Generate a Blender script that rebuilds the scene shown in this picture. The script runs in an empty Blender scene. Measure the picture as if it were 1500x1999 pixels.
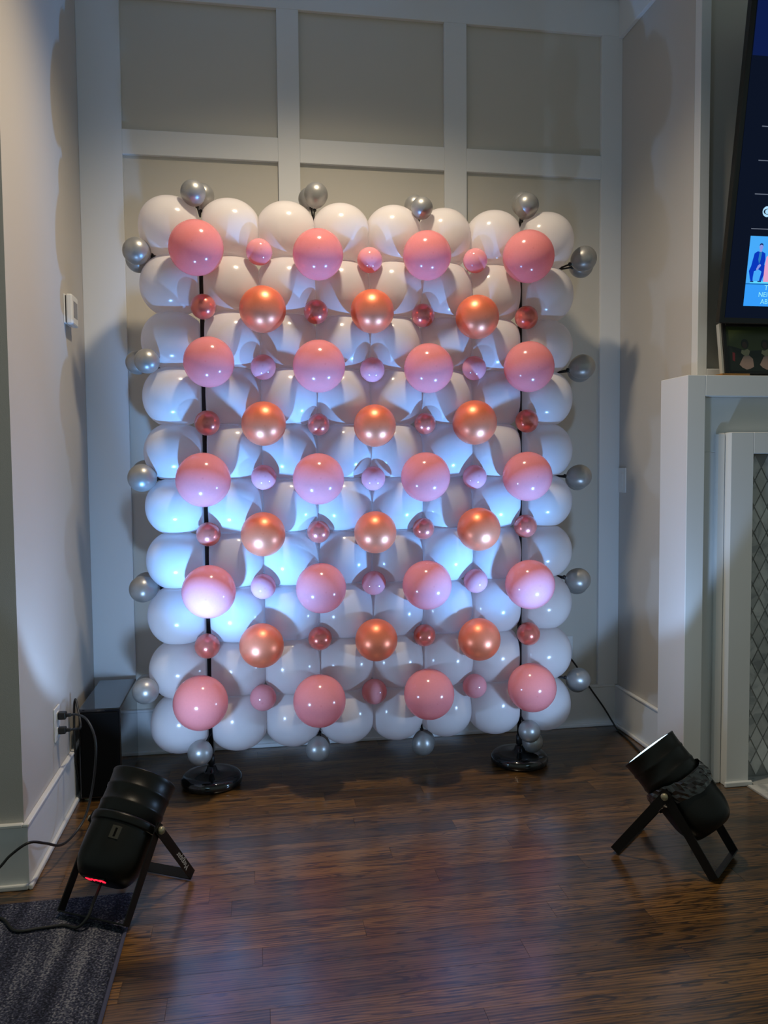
import bpy, bmesh, math, random
from mathutils import Matrix, Vector
random.seed(7)
R = math.radians
scene = bpy.context.scene
COL = scene.collection

# ------------------------------------------------------------------ camera
cam_d = bpy.data.cameras.new('camera')
cam = bpy.data.objects.new('camera', cam_d)
COL.objects.link(cam)
PITCH, YAW, ROLL = -0.0557, 0.1608, -0.0084
fwd = Vector((math.sin(YAW) * math.cos(PITCH), math.cos(YAW) * math.cos(PITCH), math.sin(PITCH)))
r0 = Vector((math.cos(YAW), -math.sin(YAW), 0))
u0 = r0.cross(fwd)
rt = r0 * math.cos(ROLL) + u0 * math.sin(ROLL)
up = -r0 * math.sin(ROLL) + u0 * math.cos(ROLL)
cam.matrix_world = Matrix(((rt.x, up.x, -fwd.x, 0.716), (rt.y, up.y, -fwd.y, -3.674),
                           (rt.z, up.z, -fwd.z, 1.28), (0, 0, 0, 1)))
cam_d.sensor_fit = 'HORIZONTAL'
cam_d.sensor_width = 36
cam_d.lens = 36 * 1559.1 / 1500
cam_d.clip_start = 0.05
scene.camera = cam

# ------------------------------------------------------------------ world and exposure
w = bpy.data.worlds.new('room_ambient')
scene.world = w
w.use_nodes = True
wb = w.node_tree.nodes['Background']
wb.inputs[0].default_value = (0.74, 0.92, 0.88, 1)
wb.inputs[1].default_value = 0.17
vs = scene.view_settings
vs.view_transform = 'Standard'
vs.look = 'None'
vs.gamma = 1
vs.use_curve_mapping = False
vs.exposure = 0.42
scene.cycles.diffuse_bounces = 8
scene.cycles.max_bounces = 14

SPOT_BLUE = (0.10, 0.40, 1.0)
SPILL_COL = (0.36, 0.59, 1.0)
WARM = (1.0, 0.83, 0.60)
DOWNLIGHT_W = 155.0
BEAM_W = 140.0
BEAM_DEG = 62
SPILL_W = 20.0
LENS_E = 5.0

# warm ceiling light above the picture (seen as the upper highlight on every balloon)
ld = bpy.data.lights.new('ceiling_downlight_offscreen', 'SPOT')
ld.energy = DOWNLIGHT_W; ld.color = WARM; ld.spot_size = R(136); ld.spot_blend = 0.8; ld.shadow_soft_size = 0.10
lo = bpy.data.objects.new('ceiling_downlight_offscreen', ld)
lo.location = (1.05, -1.30, 3.50)
COL.objects.link(lo)

# measured layout of the accent balloons: x, y, z, radius in metres; each rests against the white balloons
PINK_L = [
    [(0.5176, -0.5796, 2.1018, 0.1014), (0.9706, -0.5851, 2.0912, 0.0960), (1.3971, -0.5762, 2.1040, 0.0945), (1.8057, -0.5890, 2.1104, 0.1021)],
    [(0.5564, -0.5938, 1.6790, 0.0944), (0.9689, -0.5868, 1.6695, 0.1006), (1.3994, -0.5828, 1.6672, 0.0970), (1.8103, -0.5839, 1.6778, 0.1010)],
    [(0.5262, -0.5838, 1.2387, 0.1029), (0.9616, -0.5833, 1.2379, 0.0995), (1.3825, -0.5932, 1.2416, 0.0974), (1.8014, -0.5930, 1.2394, 0.0994)],
    [(0.5386, -0.5871, 0.8138, 0.1018), (0.9664, -0.5793, 0.8124, 0.0984), (1.3889, -0.5813, 0.8112, 0.0985), (1.8124, -0.5946, 0.8017, 0.1002)],
    [(0.5007, -0.6065, 0.3921, 0.1037), (0.9534, -0.5963, 0.3718, 0.1026), (1.3937, -0.5865, 0.3714, 0.1011), (1.8276, -0.5789, 0.3734, 0.0994)],
]
PINK_S = [
    [(0.7500, -0.5031, 2.1148, 0.0507), (1.1802, -0.5118, 2.0955, 0.0497), (1.6117, -0.5029, 2.1098, 0.0489)],
    [(0.7581, -0.5178, 1.6718, 0.0489), (1.1869, -0.5083, 1.6678, 0.0491), (1.6056, -0.5060, 1.6790, 0.0492)],
    [(0.7531, -0.5092, 1.2452, 0.0494), (1.1869, -0.5089, 1.2366, 0.0485), (1.6069, -0.5059, 1.2384, 0.0495)],
    [(0.7439, -0.5096, 0.8154, 0.0497), (1.1855, -0.5063, 0.8152, 0.0489), (1.6089, -0.5109, 0.8109, 0.0498)],
    [(0.7365, -0.5128, 0.3720, 0.0521), (1.1829, -0.5107, 0.3721, 0.0512), (1.6010, -0.5203, 0.3758, 0.0500)],
]
ROSE_L = [
    [(0.7590, -0.5756, 1.8821, 0.0880), (1.1814, -0.5592, 1.8872, 0.0845), (1.5999, -0.5730, 1.8720, 0.0860)],
    [(0.7558, -0.5652, 1.4517, 0.0851), (1.1856, -0.5718, 1.4436, 0.0829), (1.5867, -0.5793, 1.4554, 0.0884)],
    [(0.7468, -0.5609, 1.0262, 0.0858), (1.1857, -0.5593, 1.0246, 0.0838), (1.6060, -0.5679, 1.0288, 0.0874)],
    [(0.7337, -0.5676, 0.5938, 0.0862), (1.1855, -0.5617, 0.5951, 0.0844), (1.6063, -0.5717, 0.5812, 0.0859)],
]
ROSE_S = [
    [(0.5356, -0.5171, 1.8980, 0.0481), (0.9661, -0.5072, 1.8903, 0.0474), (1.3957, -0.5005, 1.8870, 0.0465), (1.8291, -0.4991, 1.8885, 0.0476)],
    [(0.5419, -0.5165, 1.4563, 0.0486), (0.9712, -0.4984, 1.4515, 0.0439), (1.4013, -0.5019, 1.4555, 0.0438), (1.8290, -0.5073, 1.4659, 0.0478)],
    [(0.5368, -0.5100, 1.0266, 0.0471), (0.9658, -0.4961, 1.0264, 0.0453), (1.3919, -0.5048, 1.0306, 0.0441), (1.8227, -0.5084, 1.0326, 0.0481)],
    [(0.5234, -0.4998, 0.5862, 0.0495), (0.9656, -0.5063, 0.5991, 0.0475), (1.3953, -0.4970, 0.5914, 0.0456), (1.8353, -0.5127, 0.5825, 0.0484)],
]
SILVER = {
    'top': [((0.5056, -0.5036, 2.3283, 0.0472), (0.5342, -0.4064, 2.3502, 0.0467)), ((0.9799, -0.4101, 2.3732, 0.0478), (0.9620, -0.3162, 2.3849, 0.0471)), ((1.3906, -0.5160, 2.3050, 0.0433), (1.3845, -0.4045, 2.3481, 0.0429)), ((1.8412, -0.4686, 2.3496, 0.0490), (1.8550, -0.3779, 2.3875, 0.0482))],
    'left': [((0.2881, -0.4762, 2.1099, 0.0510), (0.2828, -0.3702, 2.1040, 0.0506)), ((0.3233, -0.5216, 1.6893, 0.0470), (0.2688, -0.3685, 1.7027, 0.0472)), ((0.2898, -0.4916, 1.2478, 0.0535), (0.2820, -0.3259, 1.2646, 0.0540)), ((0.2760, -0.4391, 0.8101, 0.0528), (0.2760, -0.3332, 0.8110, 0.0523)), ((0.2877, -0.5259, 0.4266, 0.0499), (0.2723, -0.3506, 0.3977, 0.0505))],
    'right': [((2.1163, -0.4101, 2.1583, 0.0528), (2.1457, -0.3089, 2.1541, 0.0521)), ((2.1121, -0.4101, 1.7030, 0.0531), (2.1411, -0.3089, 1.7003, 0.0525)), ((2.1008, -0.4101, 1.2346, 0.0514), (2.1305, -0.3119, 1.2220, 0.0507)), ((2.0986, -0.4101, 0.7861, 0.0517), (2.1290, -0.3156, 0.7583, 0.0510)), ((2.1033, -0.4101, 0.3489, 0.0499), (2.1316, -0.3209, 0.3146, 0.0492))],
    'bottom': [((0.4895, -0.5343, 0.1725, 0.0485), (0.4883, -0.3380, 0.1241, 0.0494)), ((0.9528, -0.4895, 0.1404, 0.0484), (0.9642, -0.3962, 0.1219, 0.0477)), ((1.4046, -0.4101, 0.1069, 0.0485), (1.4287, -0.3175, 0.0870, 0.0479)), ((1.8405, -0.5126, 0.1667, 0.0460), (1.8785, -0.4448, 0.0972, 0.0451))],
}

# ------------------------------------------------------------------ helpers
MATRIX = {}

def tag(o, label=None, cat=None, group=None, kind=None):
    if label: o['label'] = label
    if cat: o['category'] = cat
    if group: o['group'] = group
    if kind: o['kind'] = kind
    return o

def link(o, parent=None):
    COL.objects.link(o)
    if parent is not None:
        o.parent = parent
    return o

def thing(name, label, cat, loc=(0, 0, 0), rot=None, group=None):
    o = bpy.data.objects.new(name, None)
    o.empty_display_size = 0.05
    o.location = loc
    m = Matrix.Translation(loc)
    if rot is not None:
        o.rotation_euler = rot.to_euler()
        m = m @ rot.to_4x4()
    MATRIX[o] = m
    link(o)
    return tag(o, label, cat, group)

def world_of(o):
    if o in MATRIX:
        return MATRIX[o]
    return Matrix.Identity(4)

def obj(name, bm, mat, parent=None, local=False, smooth=False):
    """Link a bmesh as ONE mesh object. World-space geometry is brought into the parent's space."""
    if parent is not None and not local:
        bm.transform(world_of(parent).inverted())
    me = bpy.data.meshes.new(name)
    bm.normal_update()
    bm.to_mesh(me)
    bm.free()
    if smooth:
        me.polygons.foreach_set('use_smooth', [True] * len(me.polygons))
    me.materials.append(mat)
    o = bpy.data.objects.new(name, me)
    link(o, parent)
    MATRIX[o] = world_of(parent) if parent is not None else Matrix.Identity(4)
    return o

def box(x0, x1, y0, y1, z0, z1, bev=0.0, seg=1, bm=None):
    b = bmesh.new()
    r = bmesh.ops.create_cube(b, size=1)
    bmesh.ops.scale(b, vec=(x1 - x0, y1 - y0, z1 - z0), verts=b.verts)
    bmesh.ops.translate(b, vec=((x0 + x1) / 2, (y0 + y1) / 2, (z0 + z1) / 2), verts=b.verts)
    if bev:
        bmesh.ops.bevel(b, geom=list(b.edges), offset=bev, segments=seg, profile=0.5, affect='EDGES')
    if bm is not None:
        me = bpy.data.meshes.new('t'); b.to_mesh(me); b.free(); bm.from_mesh(me); bpy.data.meshes.remove(me)
        return bm
    return b

def lathe(profile, n=40, cap0=False, cap1=False):
    """Revolve (r, z) pairs about +Z."""
    b = bmesh.new()
    rings = []
    for r, z in profile:
        if r < 1e-6:
            rings.append([b.verts.new((0, 0, z))])
        else:
            rings.append([b.verts.new((r * math.cos(2 * math.pi * i / n), r * math.sin(2 * math.pi * i / n), z)) for i in range(n)])
    for A, B in zip(rings, rings[1:]):
        for i in range(n):
            j = (i + 1) % n
            if len(A) == 1 and len(B) == 1: continue
            if len(A) == 1: b.faces.new((A[0], B[i], B[j]))
            elif len(B) == 1: b.faces.new((A[i], A[j], B[0]))
            else: b.faces.new((A[i], A[j], B[j], B[i]))
    if cap0 and len(rings[0]) > 1: b.faces.new(list(reversed(rings[0])))
    if cap1 and len(rings[-1]) > 1: b.faces.new(rings[-1])
    bmesh.ops.recalc_face_normals(b, faces=b.faces)
    if b.calc_volume(signed=True) < 0:
        bmesh.ops.reverse_faces(b, faces=b.faces)
    return b

def catmull(pts, sub=8):
    P = [Vector(p) for p in pts]
    P = [2 * P[0] - P[1]] + P + [2 * P[-1] - P[-2]]
    out = []
    for i in range(1, len(P) - 2):
        for k in range(sub):
            t = k / sub
            a, b, c, d = P[i - 1], P[i], P[i + 1], P[i + 2]
            out.append(0.5 * ((2 * b) + (c - a) * t + (2 * a - 5 * b + 4 * c - d) * t * t + (3 * b - a - 3 * c + d) * t ** 3))
    out.append(P[-2])
    return out

def tube(pts, rad, n=8, sub=8, smooth_path=True):
    P = catmull(pts, sub) if smooth_path else [Vector(p) for p in pts]
    b = bmesh.new()
    rings = []
    prev = None
    for i, p in enumerate(P):
        t = (P[min(i + 1, len(P) - 1)] - P[max(i - 1, 0)]).normalized()
        if prev is None:
            a = t.orthogonal().normalized()
        else:
            a = (prev - t * prev.dot(t)).normalized()
        prev = a
        c = t.cross(a)
        rings.append([b.verts.new(p + rad * (a * math.cos(2 * math.pi * k / n) + c * math.sin(2 * math.pi * k / n))) for k in range(n)])
    for A, B in zip(rings, rings[1:]):
        for i in range(n):
            j = (i + 1) % n
            b.faces.new((A[i], A[j], B[j], B[i]))
    b.faces.new(list(reversed(rings[0]))); b.faces.new(rings[-1])
    bmesh.ops.recalc_face_normals(b, faces=b.faces)
    return b

def prism(poly, depth, frame):
    """Extrude a 2D outline by depth along the frame's local Z; frame is a 4x4."""
    b = bmesh.new()
    n = len(poly)
    A = [b.verts.new((x, y, 0)) for x, y in poly]
    B = [b.verts.new((x, y, depth)) for x, y in poly]
    b.faces.new(list(reversed(A))); b.faces.new(B)
    for i in range(n):
        j = (i + 1) % n
        b.faces.new((A[i], A[j], B[j], B[i]))
    bmesh.ops.recalc_face_normals(b, faces=b.faces)
    b.transform(frame)
    return b

def axes(origin, xa, ya):
    xa = Vector(xa).normalized(); ya = Vector(ya); ya = (ya - xa * ya.dot(xa)).normalized(); za = xa.cross(ya)
    return Matrix(((xa.x, ya.x, za.x, origin[0]), (xa.y, ya.y, za.y, origin[1]), (xa.z, ya.z, za.z, origin[2]), (0, 0, 0, 1)))

def zto(direction):
    return Vector((0, 0, 1)).rotation_difference(Vector(direction).normalized()).to_matrix()

# ------------------------------------------------------------------ materials
def mat(name, color, rough=0.5, metal=0.0, spec=0.5, emit=None, emit_s=0.0, bump=0.0, bump_scale=200, var=0.0, coat=0.0, sss=0.0):
    m = bpy.data.materials.new(name)
    m.use_nodes = True
    nt = m.node_tree
    b = nt.nodes['Principled BSDF']
    b.inputs['Base Color'].default_value = (*color, 1)
    b.inputs['Roughness'].default_value = rough
    b.inputs['Metallic'].default_value = metal
    b.inputs['Specular IOR Level'].default_value = spec
    if coat:
        b.inputs['Coat Weight'].default_value = coat
        b.inputs['Coat Roughness'].default_value = 0.06
    if sss:
        b.inputs['Subsurface Weight'].default_value = sss
        b.inputs['Subsurface Radius'].default_value = (0.05, 0.03, 0.025)
    if emit:
        b.inputs['Emission Color'].default_value = (*emit, 1)
        b.inputs['Emission Strength'].default_value = emit_s
    if bump or var:
        tc = nt.nodes.new('ShaderNodeNewGeometry')
        nz = nt.nodes.new('ShaderNodeTexNoise')
        nz.inputs['Scale'].default_value = bump_scale
        nz.inputs['Detail'].default_value = 4
        nt.links.new(tc.outputs['Position'], nz.inputs['Vector'])
        if bump:
            bp = nt.nodes.new('ShaderNodeBump')
            bp.inputs['Strength'].default_value = bump
            bp.inputs['Distance'].default_value = 0.002
            nt.links.new(nz.outputs['Fac'], bp.inputs['Height'])
            nt.links.new(bp.outputs['Normal'], b.inputs['Normal'])
        if var:
            n2 = nt.nodes.new('ShaderNodeTexNoise')
            n2.inputs['Scale'].default_value = 3
            nt.links.new(tc.outputs['Position'], n2.inputs['Vector'])
            rmp = nt.nodes.new('ShaderNodeMapRange')
            rmp.inputs['To Min'].default_value = 1 - var
            rmp.inputs['To Max'].default_value = 1 + var
            nt.links.new(n2.outputs['Fac'], rmp.inputs['Value'])
            mx = nt.nodes.new('ShaderNodeVectorMath'); mx.operation = 'SCALE'
            mx.inputs[0].default_value = color
            nt.links.new(rmp.outputs[0], mx.inputs['Scale'])
            nt.links.new(mx.outputs[0], b.inputs['Base Color'])
    return m

def balloon_mat(name, color, rough, metal=0.0, crown=None, coat=0.0, spec=0.5, transl=0.0, tcol=None):
    """Latex balloon: slight denser spot at the crown (local +Z)."""
    m = mat(name, color, rough, metal, spec, coat=coat)
    nt = m.node_tree
    b = nt.nodes['Principled BSDF']
    tc = nt.nodes.new('ShaderNodeTexCoord')
    nz = nt.nodes.new('ShaderNodeTexNoise'); nz.inputs['Scale'].default_value = 14
    nt.links.new(tc.outputs['Object'], nz.inputs['Vector'])
    base = nt.nodes.new('ShaderNodeMix'); base.data_type = 'RGBA'
    base.inputs['A'].default_value = (*color, 1)
    base.inputs['B'].default_value = (*[c * 0.93 for c in color], 1)
    nt.links.new(nz.outputs['Fac'], base.inputs['Factor'])
    out = base.outputs['Result']
    if crown:
        dark, size = crown
        at = nt.nodes.new('ShaderNodeAttribute'); at.attribute_name = 'crown'
        mr = nt.nodes.new('ShaderNodeMapRange'); mr.interpolation_type = 'SMOOTHSTEP'
        mr.inputs['From Min'].default_value = 1 - size
        mr.inputs['From Max'].default_value = 1.0
        nt.links.new(at.outputs['Fac'], mr.inputs['Value'])
        mx = nt.nodes.new('ShaderNodeMix'); mx.data_type = 'RGBA'
        nt.links.new(mr.outputs[0], mx.inputs['Factor'])
        nt.links.new(out, mx.inputs['A'])
        mx.inputs['B'].default_value = (*dark, 1)
        out = mx.outputs['Result']
    nt.links.new(out, b.inputs['Base Color'])
    if transl:      # thin latex lets some light through
        tr = nt.nodes.new('ShaderNodeBsdfTranslucent')
        if tcol: tr.inputs['Color'].default_value = (*tcol, 1)
        else: nt.links.new(out, tr.inputs['Color'])
        mx = nt.nodes.new('ShaderNodeMixShader'); mx.inputs[0].default_value = transl
        nt.links.new(b.outputs[0], mx.inputs[1]); nt.links.new(tr.outputs[0], mx.inputs[2])
        nt.links.new(mx.outputs[0], nt.nodes['Material Output'].inputs['Surface'])
    return m

def wood_mat(name, dark, light, rough=0.32, per_object=True, scale=1.0, coat=0.0):
    m = mat(name, dark, rough, 0, 0.4)
    m.node_tree.nodes['Principled BSDF'].inputs['Coat Weight'].default_value = coat
    m.node_tree.nodes['Principled BSDF'].inputs['Coat Roughness'].default_value = 0.19
    m.node_tree.nodes['Principled BSDF'].inputs['Coat IOR'].default_value = 1.6
    nt = m.node_tree; b = nt.nodes['Principled BSDF']; L = nt.links
    geo = nt.nodes.new('ShaderNodeNewGeometry')
    oi = nt.nodes.new('ShaderNodeObjectInfo')
    off = nt.nodes.new('ShaderNodeVectorMath'); off.operation = 'SCALE'
    off.inputs[0].default_value = (17.0, 31.0, 9.0)
    L.new(oi.outputs['Random'], off.inputs['Scale'])
    add = nt.nodes.new('ShaderNodeVectorMath'); add.operation = 'ADD'
    L.new(geo.outputs['Position'], add.inputs[0]); L.new(off.outputs[0], add.inputs[1])
    st = nt.nodes.new('ShaderNodeVectorMath'); st.operation = 'MULTIPLY'
    st.inputs[1].default_value = (2.2 * scale, 20 * scale, 20 * scale)
    L.new(add.outputs[0], st.inputs[0])
    n1 = nt.nodes.new('ShaderNodeTexNoise'); n1.inputs['Scale'].default_value = 1.0; n1.inputs['Detail'].default_value = 6; n1.inputs['Distortion'].default_value = 1.4
    L.new(st.outputs[0], n1.inputs['Vector'])
    st2 = nt.nodes.new('ShaderNodeVectorMath'); st2.operation = 'MULTIPLY'
    st2.inputs[1].default_value = (5 * scale, 190 * scale, 190 * scale)
    L.new(add.outputs[0], st2.inputs[0])
    n2 = nt.nodes.new('ShaderNodeTexNoise'); n2.inputs['Scale'].default_value = 1.0; n2.inputs['Detail'].default_value = 3
    L.new(st2.outputs[0], n2.inputs['Vector'])
    # cathedral figure
    wv = nt.nodes.new('ShaderNodeTexWave'); wv.wave_type = 'BANDS'; wv.bands_direction = 'Y'
    wv.inputs['Scale'].default_value = 5.5; wv.inputs['Distortion'].default_value = 9; wv.inputs['Detail'].default_value = 2; wv.inputs['Detail Scale'].default_value = 0.6
    st3 = nt.nodes.new('ShaderNodeVectorMath'); st3.operation = 'MULTIPLY'
    st3.inputs[1].default_value = (0.9, 6, 6)
    L.new(add.outputs[0], st3.inputs[0]); L.new(st3.outputs[0], wv.inputs['Vector'])
    s1 = nt.nodes.new('ShaderNodeMath'); s1.operation = 'MULTIPLY_ADD'; s1.inputs[1].default_value = 0.45
    L.new(n2.outputs['Fac'], s1.inputs[0]); L.new(n1.outputs['Fac'], s1.inputs[2])
    s2 = nt.nodes.new('ShaderNodeMath'); s2.operation = 'MULTIPLY_ADD'; s2.inputs[1].default_value = 0.28
    L.new(wv.outputs['Fac'], s2.inputs[0]); L.new(s1.outputs[0], s2.inputs[2])
    mr = nt.nodes.new('ShaderNodeMapRange'); mr.inputs['From Min'].default_value = 0.55; mr.inputs['From Max'].default_value = 1.05
    L.new(s2.outputs[0], mr.inputs['Value'])
    mx = nt.nodes.new('ShaderNodeMix'); mx.data_type = 'RGBA'
    mx.inputs['A'].default_value = (*dark, 1); mx.inputs['B'].default_value = (*light, 1)
    L.new(mr.outputs[0], mx.inputs['Factor'])
    # open dark pores and streaks of the oak grain
    st4 = nt.nodes.new('ShaderNodeVectorMath'); st4.operation = 'MULTIPLY'; st4.inputs[1].default_value = (5.0 * scale, 42 * scale, 42 * scale)
    L.new(add.outputs[0], st4.inputs[0])
    n4 = nt.nodes.new('ShaderNodeTexNoise'); n4.inputs['Scale'].default_value = 1.0; n4.inputs['Detail'].default_value = 5; n4.inputs['Distortion'].default_value = 2.5
    L.new(st4.outputs[0], n4.inputs['Vector'])
    m4 = nt.nodes.new('ShaderNodeMapRange'); m4.inputs['From Min'].default_value = 0.53; m4.inputs['From Max'].default_value = 0.63; m4.inputs['To Max'].default_value = 0.85
    L.new(n4.outputs['Fac'], m4.inputs['Value'])
    mx4 = nt.nodes.new('ShaderNodeMix'); mx4.data_type = 'RGBA'; mx4.inputs['B'].default_value = (*dark, 1)
    L.new(m4.outputs[0], mx4.inputs['Factor']); L.new(mx.outputs['Result'], mx4.inputs['A'])
    mx = mx4
    hs = nt.nodes.new('ShaderNodeHueSaturation')
    vr = nt.nodes.new('ShaderNodeMapRange'); vr.inputs['To Min'].default_value = 0.5 if per_object else 1; vr.inputs['To Max'].default_value = 1.35 if per_object else 1
    L.new(oi.outputs['Random'], vr.inputs['Value']); L.new(vr.outputs[0], hs.inputs['Value'])
    L.new(mx.outputs['Result'], hs.inputs['Color']); L.new(hs.outputs['Color'], b.inputs['Base Color'])
    rr = nt.nodes.new('ShaderNodeMapRange'); rr.inputs['To Min'].default_value = rough * 1.25; rr.inputs['To Max'].default_value = rough * 0.85
    L.new(n1.outputs['Fac'], rr.inputs['Value']); L.new(rr.outputs[0], b.inputs['Roughness'])
    bp = nt.nodes.new('ShaderNodeBump'); bp.inputs['Strength'].default_value = 0.30; bp.inputs['Distance'].default_value = 0.002
    L.new(s1.outputs[0], bp.inputs['Height']); L.new(bp.outputs['Normal'], b.inputs['Normal'])
    return m

def marble_mat(name):
    m = mat(name, (0.6, 0.6, 0.58), 0.2)
    nt = m.node_tree; b = nt.nodes['Principled BSDF']; L = nt.links
    geo = nt.nodes.new('ShaderNodeNewGeometry'); oi = nt.nodes.new('ShaderNodeObjectInfo')
    off = nt.nodes.new('ShaderNodeVectorMath'); off.operation = 'SCALE'; off.inputs[0].default_value = (7, 5, 11)
    L.new(oi.outputs['Random'], off.inputs['Scale'])
    add = nt.nodes.new('ShaderNodeVectorMath'); add.operation = 'ADD'
    L.new(geo.outputs['Position'], add.inputs[0]); L.new(off.outputs[0], add.inputs[1])
    nz = nt.nodes.new('ShaderNodeTexNoise'); nz.inputs['Scale'].default_value = 7; nz.inputs['Detail'].default_value = 8; nz.inputs['Distortion'].default_value = 2.2
    L.new(add.outputs[0], nz.inputs['Vector'])
    cr = nt.nodes.new('ShaderNodeValToRGB')
    cr.color_ramp.elements[0].position = 0.40; cr.color_ramp.elements[0].color = (0.62, 0.62, 0.60, 1)
    cr.color_ramp.elements[1].position = 0.62; cr.color_ramp.elements[1].color = (0.40, 0.41, 0.41, 1)
    e = cr.color_ramp.elements.new(0.53); e.color = (0.55, 0.55, 0.54, 1)
    L.new(nz.outputs['Fac'], cr.inputs[0])
    hs = nt.nodes.new('ShaderNodeHueSaturation')
    vr = nt.nodes.new('ShaderNodeMapRange'); vr.inputs['To Min'].default_value = 0.7; vr.inputs['To Max'].default_value = 1.15
    L.new(oi.outputs['Random'], vr.inputs['Value']); L.new(vr.outputs[0], hs.inputs['Value'])
    L.new(cr.outputs[0], hs.inputs['Color']); L.new(hs.outputs['Color'], b.inputs['Base Color'])
    return m

def rug_mat(name):
    m = mat(name, (0.05, 0.05, 0.06), 0.95, spec=0.1)
    nt = m.node_tree; b = nt.nodes['Principled BSDF']; L = nt.links
    geo = nt.nodes.new('ShaderNodeNewGeometry')
    st = nt.nodes.new('ShaderNodeVectorMath'); st.operation = 'MULTIPLY'; st.inputs[1].default_value = (22, 2.4, 1)
    L.new(geo.outputs['Position'], st.inputs[0])
    n1 = nt.nodes.new('ShaderNodeTexNoise'); n1.inputs['Scale'].default_value = 1; n1.inputs['Detail'].default_value = 3
    L.new(st.outputs[0], n1.inputs['Vector'])
    n2 = nt.nodes.new('ShaderNodeTexNoise'); n2.inputs['Scale'].default_value = 170; n2.inputs['Detail'].default_value = 2
    L.new(geo.outputs['Position'], n2.inputs['Vector'])
    s = nt.nodes.new('ShaderNodeMath'); s.operation = 'MULTIPLY_ADD'; s.inputs[1].default_value = 1.5
    L.new(n2.outputs['Fac'], s.inputs[0]); L.new(n1.outputs['Fac'], s.inputs[2])
    cr = nt.nodes.new('ShaderNodeValToRGB')
    cr.color_ramp.elements[0].position = 0.40; cr.color_ramp.elements[0].color = (0.015, 0.017, 0.026, 1)
    cr.color_ramp.elements[1].position = 0.64; cr.color_ramp.elements[1].color = (0.20, 0.205, 0.23, 1)
    e = cr.color_ramp.elements.new(0.52); e.color = (0.045, 0.05, 0.08, 1)
    half = nt.nodes.new('ShaderNodeMath'); half.operation = 'MULTIPLY'; half.inputs[1].default_value = 0.4
    L.new(s.outputs[0], half.inputs[0]); L.new(half.outputs[0], cr.inputs[0])
    L.new(cr.outputs[0], b.inputs['Base Color'])
    bp = nt.nodes.new('ShaderNodeBump'); bp.inputs['Strength'].default_value = 0.8; bp.inputs['Distance'].default_value = 0.006
    L.new(n2.outputs['Fac'], bp.inputs['Height']); L.new(bp.outputs['Normal'], b.inputs['Normal'])
    return m

M = {}
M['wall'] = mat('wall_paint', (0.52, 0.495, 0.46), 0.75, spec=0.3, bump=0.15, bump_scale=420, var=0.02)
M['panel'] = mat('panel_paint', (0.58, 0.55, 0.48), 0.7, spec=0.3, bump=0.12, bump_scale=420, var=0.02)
M['trim'] = mat('trim_paint', (0.70, 0.71, 0.705), 0.45, spec=0.4, bump=0.04, bump_scale=90)
M['ceiling'] = mat('ceiling_paint', (0.7, 0.7, 0.68), 0.9, bump=0.1, bump_scale=300)
M['floor'] = wood_mat('stained_oak', (0.006, 0.003, 0.0012), (0.17, 0.082, 0.021), 0.34, coat=0.75)
M['joint'] = mat('floor_joint', (0.010, 0.006, 0.004), 0.8)
M['marble'] = marble_mat('marble_tile')
M['grout'] = mat('grout', (0.30, 0.30, 0.29), 0.9, bump=0.2)
M['firebox'] = mat('firebox_black', (0.01, 0.01, 0.01), 0.8, bump=0.2, bump_scale=60)
M['rug'] = rug_mat('woven_rug')
M['rug_edge'] = mat('rug_binding', (0.05, 0.055, 0.10), 0.9, bump=0.5, bump_scale=300)
M['white_b'] = balloon_mat('white_latex', (0.95, 0.92, 0.92), 0.17, transl=0.50)
M['pink_b'] = balloon_mat('pink_latex', (0.93, 0.36, 0.37), 0.15, crown=((0.84, 0.29, 0.30), 0.003), transl=0.38)
M['pink_s'] = balloon_mat('pink_latex_small', (0.93, 0.42, 0.46), 0.13, crown=((0.86, 0.35, 0.38), 0.008), transl=0.30)
M['rose_b'] = balloon_mat('rose_gold_pearl', (0.90, 0.225, 0.11), 0.38, metal=0.5, crown=((0.82, 0.19, 0.09), 0.004), spec=0.5)
M['rose_s'] = balloon_mat('rose_gold_pearl_small', (0.78, 0.20, 0.15), 0.28, metal=0.5, crown=((0.66, 0.15, 0.11), 0.008), coat=0.4)
M['silver_b'] = balloon_mat('silver_pearl', (0.36, 0.355, 0.34), 0.37, metal=0.55, crown=((0.32, 0.315, 0.30), 0.008))
M['tie'] = mat('black_tie', (0.012, 0.011, 0.011), 0.5)
M['pole'] = mat('black_pole', (0.010, 0.008, 0.008), 0.4)
M['gloss_black'] = mat('gloss_black_plastic', (0.006, 0.006, 0.006), 0.12, coat=0.5)
M['black_metal'] = mat('black_painted_metal', (0.005, 0.0055, 0.0045), 0.36, spec=0.3, bump=0.05, bump_scale=300)
M['black_matte'] = mat('black_matte_metal', (0.007, 0.007, 0.007), 0.45)
M['bracket'] = mat('black_bracket', (0.004, 0.004, 0.004), 0.42, spec=0.3)
M['knob'] = mat('worn_bolt', (0.30, 0.28, 0.18), 0.4, metal=0.4)
M['tape'] = mat('shiny_black_tape', (0.012, 0.012, 0.012), 0.10, coat=0.8, bump=1.0, bump_scale=45)
M['lens'] = mat('lit_lens', (0.8, 0.9, 1.0), 0.3, emit=(0.42, 0.78, 1.0), emit_s=LENS_E)
M['led_red'] = mat('red_display', (0.1, 0.0, 0.0), 0.4, emit=(1.0, 0.01, 0.03), emit_s=2.2)
M['display_bg'] = mat('display_window', (0.004, 0.002, 0.002), 0.15)
M['print_white'] = mat('white_print', (0.65, 0.65, 0.65), 0.6)
M['cord'] = mat('black_cord', (0.013, 0.013, 0.012), 0.42)
M['sub_body'] = mat('speaker_lacquer', (0.006, 0.006, 0.007), 0.05, coat=0.6)
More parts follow.
